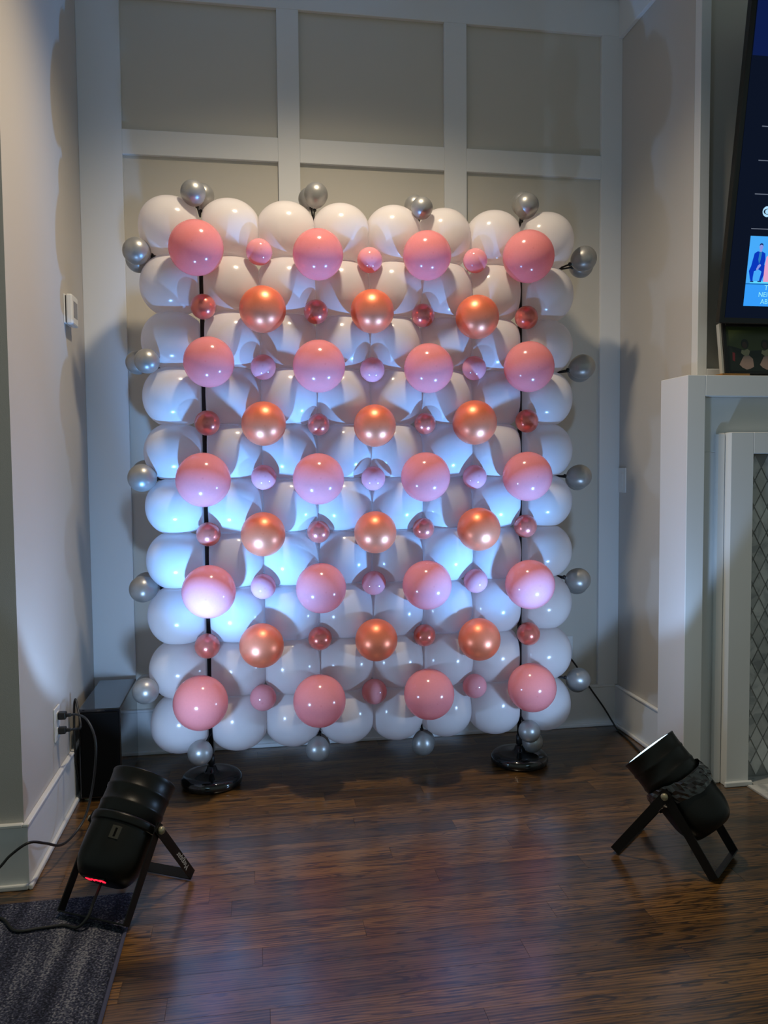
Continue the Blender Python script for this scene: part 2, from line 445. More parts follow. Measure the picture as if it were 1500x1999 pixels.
M['sub_grille'] = mat('speaker_cloth', (0.003, 0.003, 0.003), 0.9, spec=0.1, bump=0.6, bump_scale=900)
M['plastic_white'] = mat('white_plastic', (0.72, 0.72, 0.70), 0.4)
M['plastic_grey'] = mat('grey_screen', (0.16, 0.15, 0.15), 0.25)
M['gap_dark'] = mat('dark_slot', (0.02, 0.02, 0.02), 0.7)
M['latch'] = mat('latch_metal', (0.03, 0.03, 0.022), 0.4)
M['gap_black'] = mat('black_slot', (0.001, 0.001, 0.001), 0.8, spec=0.1)
M['tv_black'] = mat('tv_bezel', (0.004, 0.004, 0.004), 0.25)
def screen(name, c, s=1.0): return mat(name, (0, 0, 0), 0.3, spec=0.2, emit=c, emit_s=s * 0.75)
M['scr_navy'] = screen('screen_navy', (0.0012, 0.0035, 0.014))
M['scr_blue'] = screen('screen_blue', (0.002, 0.009, 0.065))
M['scr_line'] = screen('screen_line', (0.13, 0.15, 0.20))
M['scr_card'] = screen('screen_card', (0.06, 0.40, 0.95))
M['scr_card2'] = screen('screen_card_lower', (0.035, 0.33, 0.95))
M['scr_edge'] = screen('screen_ledge', (0.12, 0.70, 1.0))
M['scr_shadow'] = screen('screen_ledge_shadow', (0.01, 0.16, 0.50))
M['scr_suit'] = screen('screen_suit', (0.0, 0.035, 0.50))
M['scr_skin'] = screen('screen_skin', (0.25, 0.30, 0.75))
M['scr_hair'] = screen('screen_hair', (0.01, 0.03, 0.15))
M['scr_tie'] = screen('screen_tie', (0.02, 0.19, 0.50))
M['scr_pink'] = screen('screen_pink', (0.75, 0.35, 0.55))
M['scr_logo'] = screen('screen_logo', (0.42, 0.72, 0.95))
M['scr_text'] = screen('screen_text', (0.30, 0.85, 0.90))
M['pic_frame'] = mat('picture_frame_black', (0.006, 0.006, 0.006), 0.35)
M['pic_edge'] = mat('picture_frame_edge', (0.42, 0.42, 0.38), 0.5)
M['oak'] = wood_mat('oak_board', (0.16, 0.07, 0.015), (0.34, 0.17, 0.045), 0.5, per_object=False)
M['ph_green'] = mat('photo_green', (0.055, 0.075, 0.025), 0.3, var=0.5)
M['ph_dark'] = mat('photo_dark', (0.012, 0.018, 0.013), 0.3)
M['ph_skin'] = mat('photo_brown', (0.055, 0.03, 0.022), 0.3)
M['ph_cream'] = mat('photo_cream', (0.30, 0.28, 0.17), 0.3)
M['ph_pink'] = mat('photo_pink', (0.36, 0.25, 0.21), 0.3)
M['ph_red'] = mat('photo_red', (0.16, 0.02, 0.025), 0.3)

# ------------------------------------------------------------------ room shell
W = 2.4706            # alcove width
CEIL = 3.52
YL = -1.1316          # near end of the left wall
YB = -0.655           # recessed face of the chimney breast
def struct(name, bm, m, label=None, parent=None):
    o = obj(name, bm, m, parent)
    if parent is None:
        tag(o, label, None, None, 'structure')
    return o

floor = struct('floor', box(-2.2, 4.9, -5.2, 0.0, -0.06, -0.008), M['joint'], 'dark stained oak plank floor')
# each floor board a piece of its own where it can be told apart
PW = 0.083
def plank(x0, x1, y1):
    g = 0.0002
    bm = box(x0 + g, x1 - g, y1 - PW + g, y1 - g, -0.009, 0.0, 0.0003)
    return obj('plank', bm, M['floor'], floor)
row = 0
y = -0.001
while y > -2.75:
    x = -0.55 - random.random() * 0.8
    while x < 3.35:
        ln = random.choice((0.45, 0.6, 0.8, 1.0, 1.25, 1.5)) * random.uniform(0.85, 1.15)
        plank(x, min(x + ln, 3.6), y)
        x += ln
    y -= PW
    row += 1
far_planks = bmesh.new()
yy = y
while yy > -5.1:
    x = -2.1
    while x < 4.7:
        ln = random.uniform(0.6, 1.5)
        box(x + 0.0008, min(x + ln, 4.8) - 0.0008, yy - PW + 0.0008, yy - 0.0008, -0.009, 0, bm=far_planks)
        x += ln
    yy -= PW
fp = obj('far_planks', far_planks, M['floor'], floor); fp['kind'] = 'stuff'
side_planks = bmesh.new()
yy = -1.16
while yy > y:
    box(-2.1, -1.4, yy - PW + 0.0008, yy - 0.0008, -0.009, 0, bm=side_planks)
    yy -= PW
sp = obj('side_planks', side_planks, M['floor'], floor); sp['kind'] = 'stuff'

ceiling = struct('ceiling', box(-2.2, 4.9, -5.2, 0.12, CEIL, CEIL + 0.1), M['ceiling'], 'pale flat ceiling')
wall_back = struct('wall_back', box(-0.12, W + 0.12, 0.0, 0.12, -0.06, CEIL), M['panel'], 'greige back wall of the alcove with white board and batten grid')
T = 0.02
stiles = [(0.0, 0.1792), (0.8462, 0.9430), (1.6041, 1.7094), (2.3670, W)]
for a, b in stiles:
    struct('stile', box(a, b, -T, 0.0, 0.2033, 3.30, 0.0015), M['trim'], parent=wall_back)
for (a, b), (c, d) in zip(stiles, stiles[1:]):
    struct('rail', box(b, c, -T, 0.0, 2.6399, 2.7443, 0.0015), M['trim'], parent=wall_back)
struct('frieze', box(0, W, -T, 0.0, 3.30, CEIL, 0.0015), M['trim'], parent=wall_back)
struct('crown', box(0, W, -0.06, -T, CEIL - 0.06, CEIL, 0.01), M['trim'], parent=wall_back)

wall_left = struct('wall_left', box(-0.12, 0.0, YL, 0.0, -0.06, CEIL), M['wall'], 'greige left wall of the alcove')
wall_front = struct('wall_front', box(-2.2, -0.12, YL, YL + 0.12, -0.06, CEIL), M['wall'], 'greige wall face turning the corner towards the room')
wall_right = struct('wall_right', box(W, W + 0.12, YB, 0.0, -0.06, CEIL), M['wall'], 'greige right wall of the alcove beside the fireplace')
struct('frieze', box(W - T, W, -0.70, -T, 3.29, CEIL, 0.0015), M['trim'], parent=wall_right)
wall_chimney = struct('wall_chimney', box(W + 0.12, 4.15, YB, YB + 0.1, 1.0, CEIL), M['panel'], 'painted chimney breast above the fireplace mantel')
struct('stile', box(W, W + 0.042, -0.70, YB, 0.0, CEIL, 0.0015), M['trim'], parent=wall_chimney)
struct('stile', box(4.108, 4.15, -0.70, YB, 0.0, CEIL, 0.0015), M['trim'], parent=wall_chimney)
struct('rail', box(W + 0.042, 4.108, -0.70, YB, 1.60, 1.664, 0.0015), M['trim'], parent=wall_chimney)
struct('panel', box(W + 0.042, 4.108, YB - 0.004, YB, 1.664, CEIL), M['panel'], parent=wall_chimney)

BH = 0.2033
def baseboard(name, bm, shoe, cap, label):
    o = struct(name, bm, M['trim'], label)
    struct('cap', cap, M['trim'], parent=o)
    struct('shoe_moulding', shoe, M['trim'], parent=o)
    return o
baseboard('baseboard_back', box(0.014, W - 0.014, -T, 0.0, 0.0, BH - 0.012), box(0.02, W - 0.02, -0.033, -T, 0.0, 0.018, 0.005, 2), box(0.014, W - 0.014, -0.024, 0, BH - 0.012, BH, 0.003), 'tall white baseboard along the back wall')
baseboard('baseboard_left', box(0.0, 0.014, YL - 0.014, -T, 0.0, BH - 0.012), box(0.014, 0.027, YL - 0.027, -0.033, 0.0, 0.018, 0.005, 2), box(0.0, 0.018, YL - 0.018, -0.024, BH - 0.012, BH, 0.003), 'tall white baseboard along the left wall')
baseboard('baseboard_right', box(W - 0.014, W, -0.60, -T, 0.0, BH - 0.012), box(W - 0.027, W - 0.014, -0.60, -0.033, 0.0, 0.018, 0.005, 2), box(W - 0.018, W, -0.60, -0.024, BH - 0.012, BH, 0.003), 'tall white baseboard along the right wall')
baseboard('baseboard_front', box(-2.2, 0.0, YL - 0.014, YL, 0.0, BH - 0.012), box(-2.2, 0.014, YL - 0.027, YL - 0.014, 0.0, 0.018, 0.005, 2), box(-2.2, 0.0, YL - 0.018, YL, BH - 0.012, BH, 0.003), 'tall white baseboard on the wall turning the corner')

# ------------------------------------------------------------------ fireplace
MX0, MX1, MY = 2.365, 4.255, -0.815
fm = thing('fireplace_mantel', 'white painted box mantel surround of the fireplace', 'fireplace', ((MX0 + MX1) / 2, MY, 0))
def fpart(name, *a, m='trim', parent=None, bev=0.002):
    return obj(name, box(*a, bev), M[m], parent or fm)
fpart('side_panel', MX0, MX0 + 0.075, MY, -0.61, 0.0, 1.625)
fpart('side_panel', MX1 - 0.075, MX1, MY, -0.61, 0.0, 1.625)
fpart('shelf', MX0 + 0.075, MX1 - 0.075, MY, -0.701, 1.545, 1.625)
fpart('back_panel', MX0 + 0.075, MX1 - 0.075, -0.765, -0.745, 1.33, 1.545)
fpart('back_panel', MX0 + 0.075, 2.645, -0.765, -0.745, 0.0, 1.33)
fpart('back_panel', 3.975, MX1 - 0.075, -0.765, -0.745, 0.0, 1.33)
for s in (0, 1):
    mx = (lambda x: x) if s == 0 else (lambda x: MX0 + MX1 - x)
    def sp_(a, b): return (min(mx(a), mx(b)), max(mx(a), mx(b)))
    pil = fpart('pilaster', *sp_(2.548, 2.645), -0.82, -0.765, 0.0, 1.405)
    fpart('plinth', *sp_(2.538, 2.657), -0.832, -0.82, 0.0, 0.022, parent=pil, bev=0.004)
    fpart('bead', *sp_(2.510, 2.548), -0.785, -0.765, 0.0, 1.405, bev=0.006)
fpart('lintel', 2.645, 3.975, -0.82, -0.765, 1.322, 1.405)
# diamond marble mosaic
tiles = obj('tile_backing', box(2.645, 3.975, -0.752, -0.745, 0.005, 1.322), M['grout'], fm)
obj('firebox', box(2.93, 3.69, -0.7535, -0.752, 0.005, 0.80), M['firebox'], fm)
tw, th = 0.056, 0.105
dm = bpy.data.meshes.new('diamond_tile')
g = 0.0022
bmt = bmesh.new()
o4 = [(-tw / 2 + g, 0), (0, -th / 2 + g * 1.9), (tw / 2 - g, 0), (0, th / 2 - g * 1.9)]
fr = [bmt.verts.new((px * 0.97, -0.005, pz * 0.97)) for px, pz in o4]
bk = [bmt.verts.new((px, 0.0, pz)) for px, pz in o4]
bmt.faces.new(fr)
for i in range(4):
    bmt.faces.new((fr[i], bk[i], bk[(i + 1) % 4], fr[(i + 1) % 4]))
bmesh.ops.recalc_face_normals(bmt, faces=bmt.faces)
bmt.to_mesh(dm); bmt.free(); dm.materials.append(M['marble'])
rest = bmesh.new()
nt_ = 0
for k in range(0, 26):
    for j in range(0, 26):
        cx = 2.665 + j * tw + (tw / 2 if k % 2 else 0); cz = 0.06 + k * th / 2
        if cx - tw / 2 < 2.643 or cx > 3.95 or cz > 1.28: continue
        if 2.93 - tw / 2 < cx < 3.69 + tw / 2 and cz < 0.80 + th / 2: continue
        if cx < 3.02 and nt_ < 290:
            o = bpy.data.objects.new('diamond_tile', dm); link(o, fm)
            o.location = Vector((cx, -0.752, cz)) - fm.location
            nt_ += 1
        else:
            t0 = bmesh.new(); t0.from_mesh(dm); t0.transform(Matrix.Translation((cx, -0.752, cz)))
            me = bpy.data.meshes.new('t'); t0.to_mesh(me); t0.free(); rest.from_mesh(me); bpy.data.meshes.remove(me)
rt_ = obj('far_diamond_tiles', rest, M['marble'], fm); rt_['kind'] = 'stuff'

hearth = thing('hearth', 'flat marble hearth slab set into the floor before the fireplace', 'hearth', (3.30, -1.0, 0))
obj('setting_bed', box(2.63, 3.97, -1.24, -0.834, 0.0005, 0.004), M['grout'], hearth)
obj('setting_bed', box(2.66, 3.96, -0.834, -0.756, 0.0005, 0.004), M['grout'], hearth)
hx = 2.632
while hx < 3.95:
    for hy, hd in ((-1.238, 0.134), (-1.103, 0.134), (-0.968, 0.132)):
        obj('marble_tile', box(hx + 0.001, hx + 0.147, hy + 0.001, hy + hd, 0.004, 0.008, 0.0008), M['marble'], hearth)
    x0_, x1_ = max(hx + 0.001, 2.661), min(hx + 0.147, 3.959)
    obj('marble_tile', box(x0_, x1_, -0.833, -0.757, 0.004, 0.008, 0.0008), M['marble'], hearth)
    hx += 0.148

# ------------------------------------------------------------------ television (tilted forward)
tilt = R(9)
TVB = Vector((2.5026, -0.80, 1.826))
tv = thing('television', 'large black flat television tilted down over the mantel, menu screen on', 'television', TVB, Matrix.Rotation(tilt, 3, 'X'))
TW_, TH_ = 2.06, 1.175      # outer size
obj('bezel', box(0, TW_, 0.0, 0.03, 0, TH_, 0.003), M['tv_black'], tv, local=True)
obj('back_housing', box(0.3, TW_ - 0.3, 0.03, 0.06, 0.1, 0.5, 0.01), M['tv_black'], tv, local=True)
obj('wall_mount', box(0.85, 1.2, 0.06, 0.10, 0.12, 0.30), M['black_matte'], tv, local=True)
scr = obj('screen', box(0.020, TW_ - 0.020, -0.0015, 0.0, 0.022, TH_ - 0.02), M['scr_navy'], tv, local=True)
layer = [0.0015]
def flat(name, poly, m):
    layer[0] += 0.00008
    d = layer[0]
    f = Matrix(((1, 0, 0, 0), (0, 0, -1, -d + 0.00006), (0, 1, 0, 0), (0, 0, 0, 1)))
    return obj(name, prism(poly, 0.00006, f), M[m], scr, local=True)
def rect(x0, x1, z0, z1): return [(x0, z0), (x1, z0), (x1, z1), (x0, z1)]
def disc(cx, cz, rx, rz=None, n=24): return [(cx + rx * math.cos(2 * math.pi * i / n), cz + (rz or rx) * math.sin(2 * math.pi * i / n)) for i in range(n)]
flat('menu_header', rect(0.022, TW_ - 0.022, 0.946, TH_ - 0.022), 'scr_blue')
for z in (0.711, 0.593, 0.475, 0.351):
    flat('menu_line', rect(0.090, 0.62, z - 0.0016, z + 0.0016), 'scr_line')
flat('channel_logo', disc(0.149, 0.414, 0.0195), 'scr_logo')
flat('channel_logo_eye', disc(0.149, 0.414, 0.0150, 0.0105), 'scr_navy')
flat('channel_logo_pupil', disc(0.149, 0.414, 0.0088), 'scr_logo')
flat('programme_card', rect(0.091, 0.46, 0.067, 0.325), 'scr_card')
flat('card_lower', rect(0.091, 0.46, 0.067, 0.150), 'scr_card2')
flat('ledge', rect(0.108, 0.46, 0.152, 0.160), 'scr_edge')
flat('ledge_shadow', rect(0.091, 0.46, 0.1475, 0.152), 'scr_shadow')
flat('seated_suit', [(0.111, 0.157), (0.106, 0.170), (0.099, 0.197), (0.106, 0.214), (0.110, 0.236), (0.115, 0.262), (0.128, 0.270), (0.137, 0.268), (0.146, 0.270), (0.160, 0.263), (0.163, 0.240), (0.160, 0.222), (0.172, 0.208), (0.168, 0.196), (0.154, 0.160), (0.146, 0.158), (0.146, 0.165), (0.152, 0.196), (0.138, 0.204), (0.120, 0.196), (0.118, 0.172), (0.119, 0.158)], 'scr_suit')
flat('seated_neck', rect(0.136, 0.145, 0.262, 0.276), 'scr_skin')
flat('seated_head', disc(0.1405, 0.286, 0.0080, 0.0110), 'scr_skin')
flat('seated_hair', [(0.132, 0.289), (0.134, 0.297), (0.1405, 0.3005), (0.147, 0.297), (0.1492, 0.288), (0.1465, 0.292), (0.1405, 0.2945), (0.135, 0.292)], 'scr_hair')
flat('shirt_and_tie', [(0.135, 0.268), (0.146, 0.268), (0.143, 0.240), (0.138, 0.222), (0.133, 0.240)], 'scr_tie')
flat('seated_hands', [(0.128, 0.204), (0.134, 0.218), (0.143, 0.224), (0.147, 0.218), (0.138, 0.206), (0.131, 0.199)], 'scr_skin')
flat('shoe', rect(0.108, 0.122, 0.156, 0.1605), 'scr_hair')
flat('shoe', rect(0.139, 0.154, 0.157, 0.1615), 'scr_hair')
flat('second_figure', [(0.163, 0.158), (0.162, 0.215), (0.166, 0.250), (0.180, 0.262), (0.195, 0.250), (0.198, 0.158)], 'scr_pink')
def words(name, body, loc, size, m, parent, rot=None, extrude=0.00004, align='CENTER'):
    c = bpy.data.curves.new(name, 'FONT')
    c.body = body; c.size = size; c.align_x = align; c.align_y = 'CENTER'; c.extrude = extrude
    o = bpy.data.objects.new(name, c)
    dg = None
    COL.objects.link(o)
    bpy.context.view_layer.update()
    me = bpy.data.meshes.new_from_object(o.evaluated_get(bpy.context.evaluated_depsgraph_get()))
    COL.objects.unlink(o); bpy.data.objects.remove(o)
    me.materials.clear(); me.materials.append(M[m])
    q = bpy.data.objects.new(name, me)
    q.matrix_local = Matrix.Translation(loc) @ (rot.to_4x4() if rot is not None else Matrix.Identity(4))
    link(q, parent)
    return q
upr = Matrix.Rotation(R(90), 3, 'X')
words('caption', 'THE\nNEIGHB\nABISH', (0.195, -layer[0] - 0.0002, 0.110), 0.026, 'scr_text', scr, upr)

# ------------------------------------------------------------------ picture frame on the mantel
pf_rot = Matrix.Rotation(R(-9), 3, 'X') 
pf = thing('picture_frame', 'black picture frame leaning on the mantel, photo of girls in dresses', 'picture', (2.537, -0.772, 1.6366), pf_rot)
PWD, PHT = 0.34, 0.202
obj('frame_side', box(0.0, 0.010, 0.001, 0.020, 0, PHT, 0.001), M['pic_edge'], pf, local=True)
obj('frame_side', box(0.010, 0.026, -0.004, 0.020, 0, PHT, 0.001), M['pic_frame'], pf, local=True)
obj('frame_side', box(PWD - 0.016, PWD, -0.004, 0.020, 0, PHT, 0.001), M['pic_frame'], pf, local=True)
obj('frame_side', box(0.026, PWD - 0.016, -0.004, 0.020, PHT - 0.010, PHT, 0.001), M['pic_frame'], pf, local=True)
obj('frame_side', box(0.026, PWD - 0.016, -0.004, 0.020, 0, 0.010, 0.001), M['pic_frame'], pf, local=True)
photo = obj('photo_print', box(0.026, PWD - 0.016, 0.004, 0.012, 0.010, PHT - 0.010), M['ph_green'], pf, local=True)
pl = [0.004]
def pflat(name, poly, m):
    pl[0] -= 0.0001
    f = Matrix(((1, 0, 0, 0), (0, 0, -1, pl[0] + 0.00008), (0, 1, 0, 0), (0, 0, 0, 1)))
    return obj(name, prism(poly, 0.00008, f), M[m], photo, local=True)
pflat('dark_shrubs', [(0.026, 0.010), (0.32, 0.010), (0.32, 0.105), (0.20, 0.10), (0.13, 0.095), (0.10, 0.098), (0.06, 0.11), (0.035, 0.115), (0.026, 0.10)], 'ph_dark')
pflat('red_shape', [(0.050, 0.055), (0.060, 0.050), (0.063, 0.085), (0.052, 0.088)], 'ph_red')
for dx, sc in ((0.0, 1.0), (0.088, 1.0), (0.178, 1.0)):
    pflat('hair', disc(0.108 + dx, 0.122, 0.0165, 0.020), 'ph_dark')
    pflat('face', disc(0.106 + dx, 0.117, 0.0105, 0.014), 'ph_skin')
    pflat('dress_top', [(0.088 + dx, 0.085), (0.092 + dx, 0.098), (0.104 + dx, 0.096), (0.118 + dx, 0.102), (0.128 + dx, 0.094), (0.122 + dx, 0.078), (0.105 + dx, 0.072)], 'ph_cream')
    pflat('skirt', [(0.078 + dx, 0.038), (0.098 + dx, 0.072), (0.122 + dx, 0.076), (0.138 + dx, 0.062), (0.140 + dx, 0.030), (0.125 + dx, 0.022), (0.108 + dx, 0.018), (0.090 + dx, 0.026)], 'ph_pink')
bd = obj('wooden_board', box(2.515, 2.632, -0.806, -0.716, 1.6255, 1.6335, 0.001), M['oak'])
tag(bd, 'thin brown wooden board under the corner of the picture frame', 'board')

# ------------------------------------------------------------------ wall fittings
def wall_plate(name, label, cat, origin, xa, width, height):
    """plate whose local x runs along xa, local z up, local -y out of the wall"""
    xa = Vector(xa); out = Vector((0, 0, 1)).cross(xa) * -1
    rot = Matrix(((xa.x, -out.x, 0), (xa.y, -out.y, 0), (0, 0, 1)))
    t = thing(name, label, cat, origin, rot)
    obj('plate', box(-width / 2, width / 2, -0.006, 0.0, -height / 2, height / 2, 0.0025, 2), M['plastic_white'], t, local=True)
    return t
def outlet(label, origin, xa):
    t = wall_plate('power_outlet', label, 'outlet', origin, xa, 0.075, 0.12)
    for s in (-1, 1):
        o = obj('socket', box(-0.017, 0.017, -0.008, -0.006, s * 0.027 - 0.014, s * 0.027 + 0.014, 0.003, 2), M['plastic_white'], t, local=True)
        for k in (-1, 1):
            obj('slot', box(k * 0.006 - 0.001, k * 0.006 + 0.001, -0.0084, -0.008, s * 0.027 - 0.003, s * 0.027 + 0.007), M['gap_dark'], o, local=True)
    return t
outlet('white power outlet low on the left wall with two black plugs', (0.0, -0.705, 0.375), (0, 1, 0))
outlet('white power outlet on the back wall behind the silver balloons', (2.205, 0.0, 0.39), (1, 0, 0))
sw = wall_plate('light_switch', 'white light switch plate on the right wall beside the corner', 'switch', (W, -0.058, 1.21), (0, -1, 0), 0.075, 0.12)
obj('rocker', box(-0.016, 0.016, -0.0085, -0.006, -0.033, 0.033, 0.001), M['plastic_white'], sw, local=True)
th_ = wall_plate('thermostat', 'small white thermostat mounted high on the left wall', 'thermostat', (0.0, -0.345, 1.905), (0, 1, 0), 0.10, 0.112)
obj('gasket', box(-0.045, 0.045, -0.010, -0.006, -0.050, 0.050), M['gap_dark'], th_, local=True)
obj('body', box(-0.052, 0.052, -0.034, -0.010, -0.060, 0.056, 0.006, 2), M['plastic_white'], th_, local=True)
obj('screen', box(-0.030, 0.034, -0.0348, -0.034, -0.030, 0.032), M['plastic_grey'], th_, local=True)

# ------------------------------------------------------------------ speaker box in the corner
sb = thing('subwoofer', 'glossy black subwoofer box standing in the corner', 'speaker', (0.11, -0.30, 0))
SX0, SX1, SY0, SY1, SZ0, SZ1 = 0.034, 0.190, -0.51, -0.075, 0.012, 0.362
obj('cabinet', box(SX0, SX1, SY0, SY1, SZ0, SZ1, 0.004, 2), M['sub_body'], sb)
obj('grille', box(SX0 + 0.006, SX1 - 0.006, SY0 - 0.010, SY0, SZ0 + 0.008, SZ1 - 0.012, 0.006, 2), M['sub_grille'], sb)
for fx in (SX0 + 0.02, SX1 - 0.02):
    for fy in (SY0 + 0.03, SY1 - 0.03):
        b = lathe([(0.0, 0), (0.012, 0.0), (0.014, 0.012), (0, 0.012)], 16); b.transform(Matrix.Translation((fx, fy, 0)))
        obj('foot', b, M['knob'], sb)

# ------------------------------------------------------------------ rug
rug = thing('area_rug', 'blue grey woven area rug on the wooden floor', 'rug', (-0.6, -2.2, 0))
obj('pile', box(-1.30, 0.336, -3.4, -1.245, 0.0006, 0.011, 0.003), M['rug'], rug)
obj('binding', box(0.336, 0.347, -3.4, -1.245, 0.0006, 0.009, 0.003), M['rug_edge'], rug)

# ------------------------------------------------------------------ balloon stands
def stand(x, y, label):
    t = thing('balloon_stand', label, 'stand', (x, y, 0), group='balloon wall stands')
    base = lathe([(0.0, 0.0), (0.112, 0.0), (0.121, 0.008), (0.124, 0.020), (0.120, 0.034), (0.108, 0.044), (0.085, 0.047), (0.035, 0.050), (0.024, 0.058), (0.017, 0.075), (0.0, 0.075)], 48)
    obj('weighted_base', base, M['gloss_black'], t, local=True, smooth=True)
    pole = lathe([(0.0, 0.075), (0.0092, 0.075), (0.0092, 2.10), (0.0, 2.10)], 16)
    obj('pole', pole, M['pole'], t, local=True, smooth=True)
    col = lathe([(0.0085, 0.08), (0.014, 0.082), (0.014, 0.12), (0.0085, 0.122)], 16)
    obj('collar', col, M['pole'], t, local=True, smooth=True)
PX = (0.525, 1.8235)
PY = -0.414
stand(PX[0], PY, 'black pole stand with round base on the subwoofer side of the balloon wall')
stand(PX[1] + 0.0065, PY, 'black pole stand with round base on the fireplace side of the balloon wall')

# ------------------------------------------------------------------ balloons
ORD = ['first', 'second', 'third', 'fourth', 'fifth', 'sixth', 'seventh', 'eighth', 'ninth', 'tenth']
NX = [0.525, 0.749, 0.968, 1.185, 1.396, 1.606, 1.8235]
NZ = [2.105, 1.888, 1.675, 1.455, 1.239, 1.027, 0.811, 0.589, 0.371]
CXs = [(NX[0] - 0.236, NX[0])] + list(zip(NX, NX[1:])) + [(NX[-1], NX[-1] + 0.232)]
CZs = [(NZ[0], NZ[0] + 0.232)] + [(b, a) for a, b in zip(NZ, NZ[1:])] + [(NZ[-1] - 0.232, NZ[-1])]

def set_crown(me, fn):
    at = me.attributes.new('crown', 'FLOAT', 'POINT')
    at.data.foreach_set('value', [fn(v.co) for v in me.vertices])

def soft(v, lim, free):
    """flatten towards lim on the sides pressed by a neighbour"""
    if free: return v
    s = 1 if v >= 0 else -1
    v = abs(v); t = lim * 0.93
    if v <= t: return s * v
    return s * (t + (lim - t) * math.tanh((v - t) / (lim - t)))

def white_balloon(ci, ri):
    (xa, xb), (za, zb) = CXs[ci], CZs[ri]
    cx, cz = (xa + xb) / 2, (za + zb) / 2
    hx, hz = (xb - xa) / 2, (zb - za) / 2
    gl = gr = -0.0006
    if ci == 1: gl = 0.0100
    if ci == 0: gr = 0.0100
    if ci == 6: gr = 0.0165
    if ci == 7: gl = 0.0165
    if ci == 1 or ci == 6: pass
    lft, rgt = hx - gl, hx - gr
    fl, frt = ci == 0, ci == 7
    ft, fb = ri == 0, ri == 9
    jit = random.Random(ci * 31 + ri * 7)
    D = 0.122 * jit.uniform(0.97, 1.04)
    b = bmesh.new()
    bmesh.ops.create_uvsphere(b, u_segments=64, v_segments=44, radius=1)
    n = 2.06
    for v in b.verts:
        d = v.co.normalized()
        ax = (hx * 1.0 if (fl and d.x < 0) or (frt and d.x > 0) else hx * (1.10 if ft or fb else 1.18))
        az = (hz * 1.0 if (ft and d.z > 0) or (fb and d.z < 0) else hz * (1.10 if fl or frt else 1.18))
        s = (abs(d.x / ax) ** n + abs(d.y / D) ** n + abs(d.z / az) ** n) ** (-1 / n)
        p = d * s
        p.x = soft(p.x, rgt if p.x > 0 else lft, (fl and p.x < 0) or (frt and p.x > 0))
        p.z = soft(p.z, hz + 0.0006, (ft and p.z > 0) or (fb and p.z < 0))
        v.co = p
    me = bpy.data.meshes.new('white_balloon')
    b.normal_update(); b.to_mesh(me); b.free()
    me.polygons.foreach_set('use_smooth', [True] * len(me.polygons))
    me.materials.append(M['white_b'])
    o = bpy.data.objects.new('white_balloon', me)
    o.location = (cx + jit.uniform(-.0002, .0002), PY + jit.uniform(-0.006, 0.006), cz)
    link(o)
    rowtxt = 'top row' if ri == 0 else ('bottom row' if ri == 9 else ORD[ri] + ' row down')
    if ci < 4: coltxt = (ORD[ci] if ci else 'outermost') + ' on the subwoofer side'
    else: coltxt = (ORD[7 - ci] if ci < 7 else 'outermost') + ' on the fireplace side'
    tag(o, 'white backing balloon, %s of the balloon wall, %s' % (rowtxt, coltxt), 'balloon', 'white balloons of the balloon wall')
for ri in range(10):
    for ci in range(8):
        white_balloon(ci, ri)

def balloon_mesh(name, m, tail=0.30, egg=0.06):
    """unit balloon, crown at +Z, neck at -Z"""
    prof = []
    n = 26
    for i in range(n + 1):
        t = math.pi * 0.90 * i / n
        r, z = math.sin(t), math.cos(t)
        if z < 0:
            z *= 1 + egg * 2
            r *= 1 - egg * 0.9 * (-z)
        prof.append((r, z))
    rl, zl = prof[-1]
    prof += [(rl * 0.62, zl - tail * 0.28), (rl * 0.40, zl - tail * 0.6), (rl * 0.34, zl - tail * 0.85), (rl * 0.50, zl - tail), (0, zl - tail)]
    b = lathe(prof, 40)
    me = bpy.data.meshes.new(name)
    b.normal_update(); b.to_mesh(me); b.free()
    me.polygons.foreach_set('use_smooth', [True] * len(me.polygons))
    me.materials.append(M[m])
    set_crown(me, lambda co: max(0.0, co.z) if co.x * co.x + co.y * co.y < 1 else 0)
    return me

def put(name, me, pos, rad, axis, label, group, stretch=1.0):
    o = bpy.data.objects.new(name, me)
    o.location = pos
    o.scale = (rad, rad, rad * stretch)
    o.rotation_euler = zto(axis).to_euler()
    link(o)
    tag(o, label, 'balloon', group)
    return o
PINK = balloon_mesh('pink_balloon', 'pink_b', 0.2)
PINKS = balloon_mesh('small_pink_balloon', 'pink_s', 0.35, 0.10)
ROSE = balloon_mesh('rose_gold_balloon', 'rose_b', 0.2)
ROSES = balloon_mesh('small_rose_gold_balloon', 'rose_s', 0.35, 0.10)
SILV = balloon_mesh('silver_balloon', 'silver_b', 0.22, 0.07)

def side4(c): return ['outermost on the subwoofer side', 'second on the subwoofer side', 'second on the fireplace side', 'outermost on the fireplace side'][c]
def side3(c): return ['nearest the subwoofer side', 'middle one', 'nearest the fireplace side'][c]
def rowname(r, n): return 'top' if r == 0 else ('bottom' if r == n - 1 else ORD[r])
rj = random.Random(3)
def ax(): return (rj.uniform(-0.16, 0.16), -1, rj.uniform(-0.16, 0.10))
for r, rw in enumerate(PINK_L):
    for c, (x, y, z, rad) in enumerate(rw):
        put('pink_balloon', PINK, (x, y, z), rad, ax(), 'large pink balloon, %s row of large pinks, %s' % (rowname(r, 5), side4(c)), 'large pink balloons')
for r, rw in enumerate(PINK_S):
    for c, (x, y, z, rad) in enumerate(rw):
        put('small_pink_balloon', PINKS, (x, y, z), rad, ax(), 'small pink balloon between large pinks, %s pink row, %s' % (rowname(r, 5), side3(c)), 'small pink balloons')
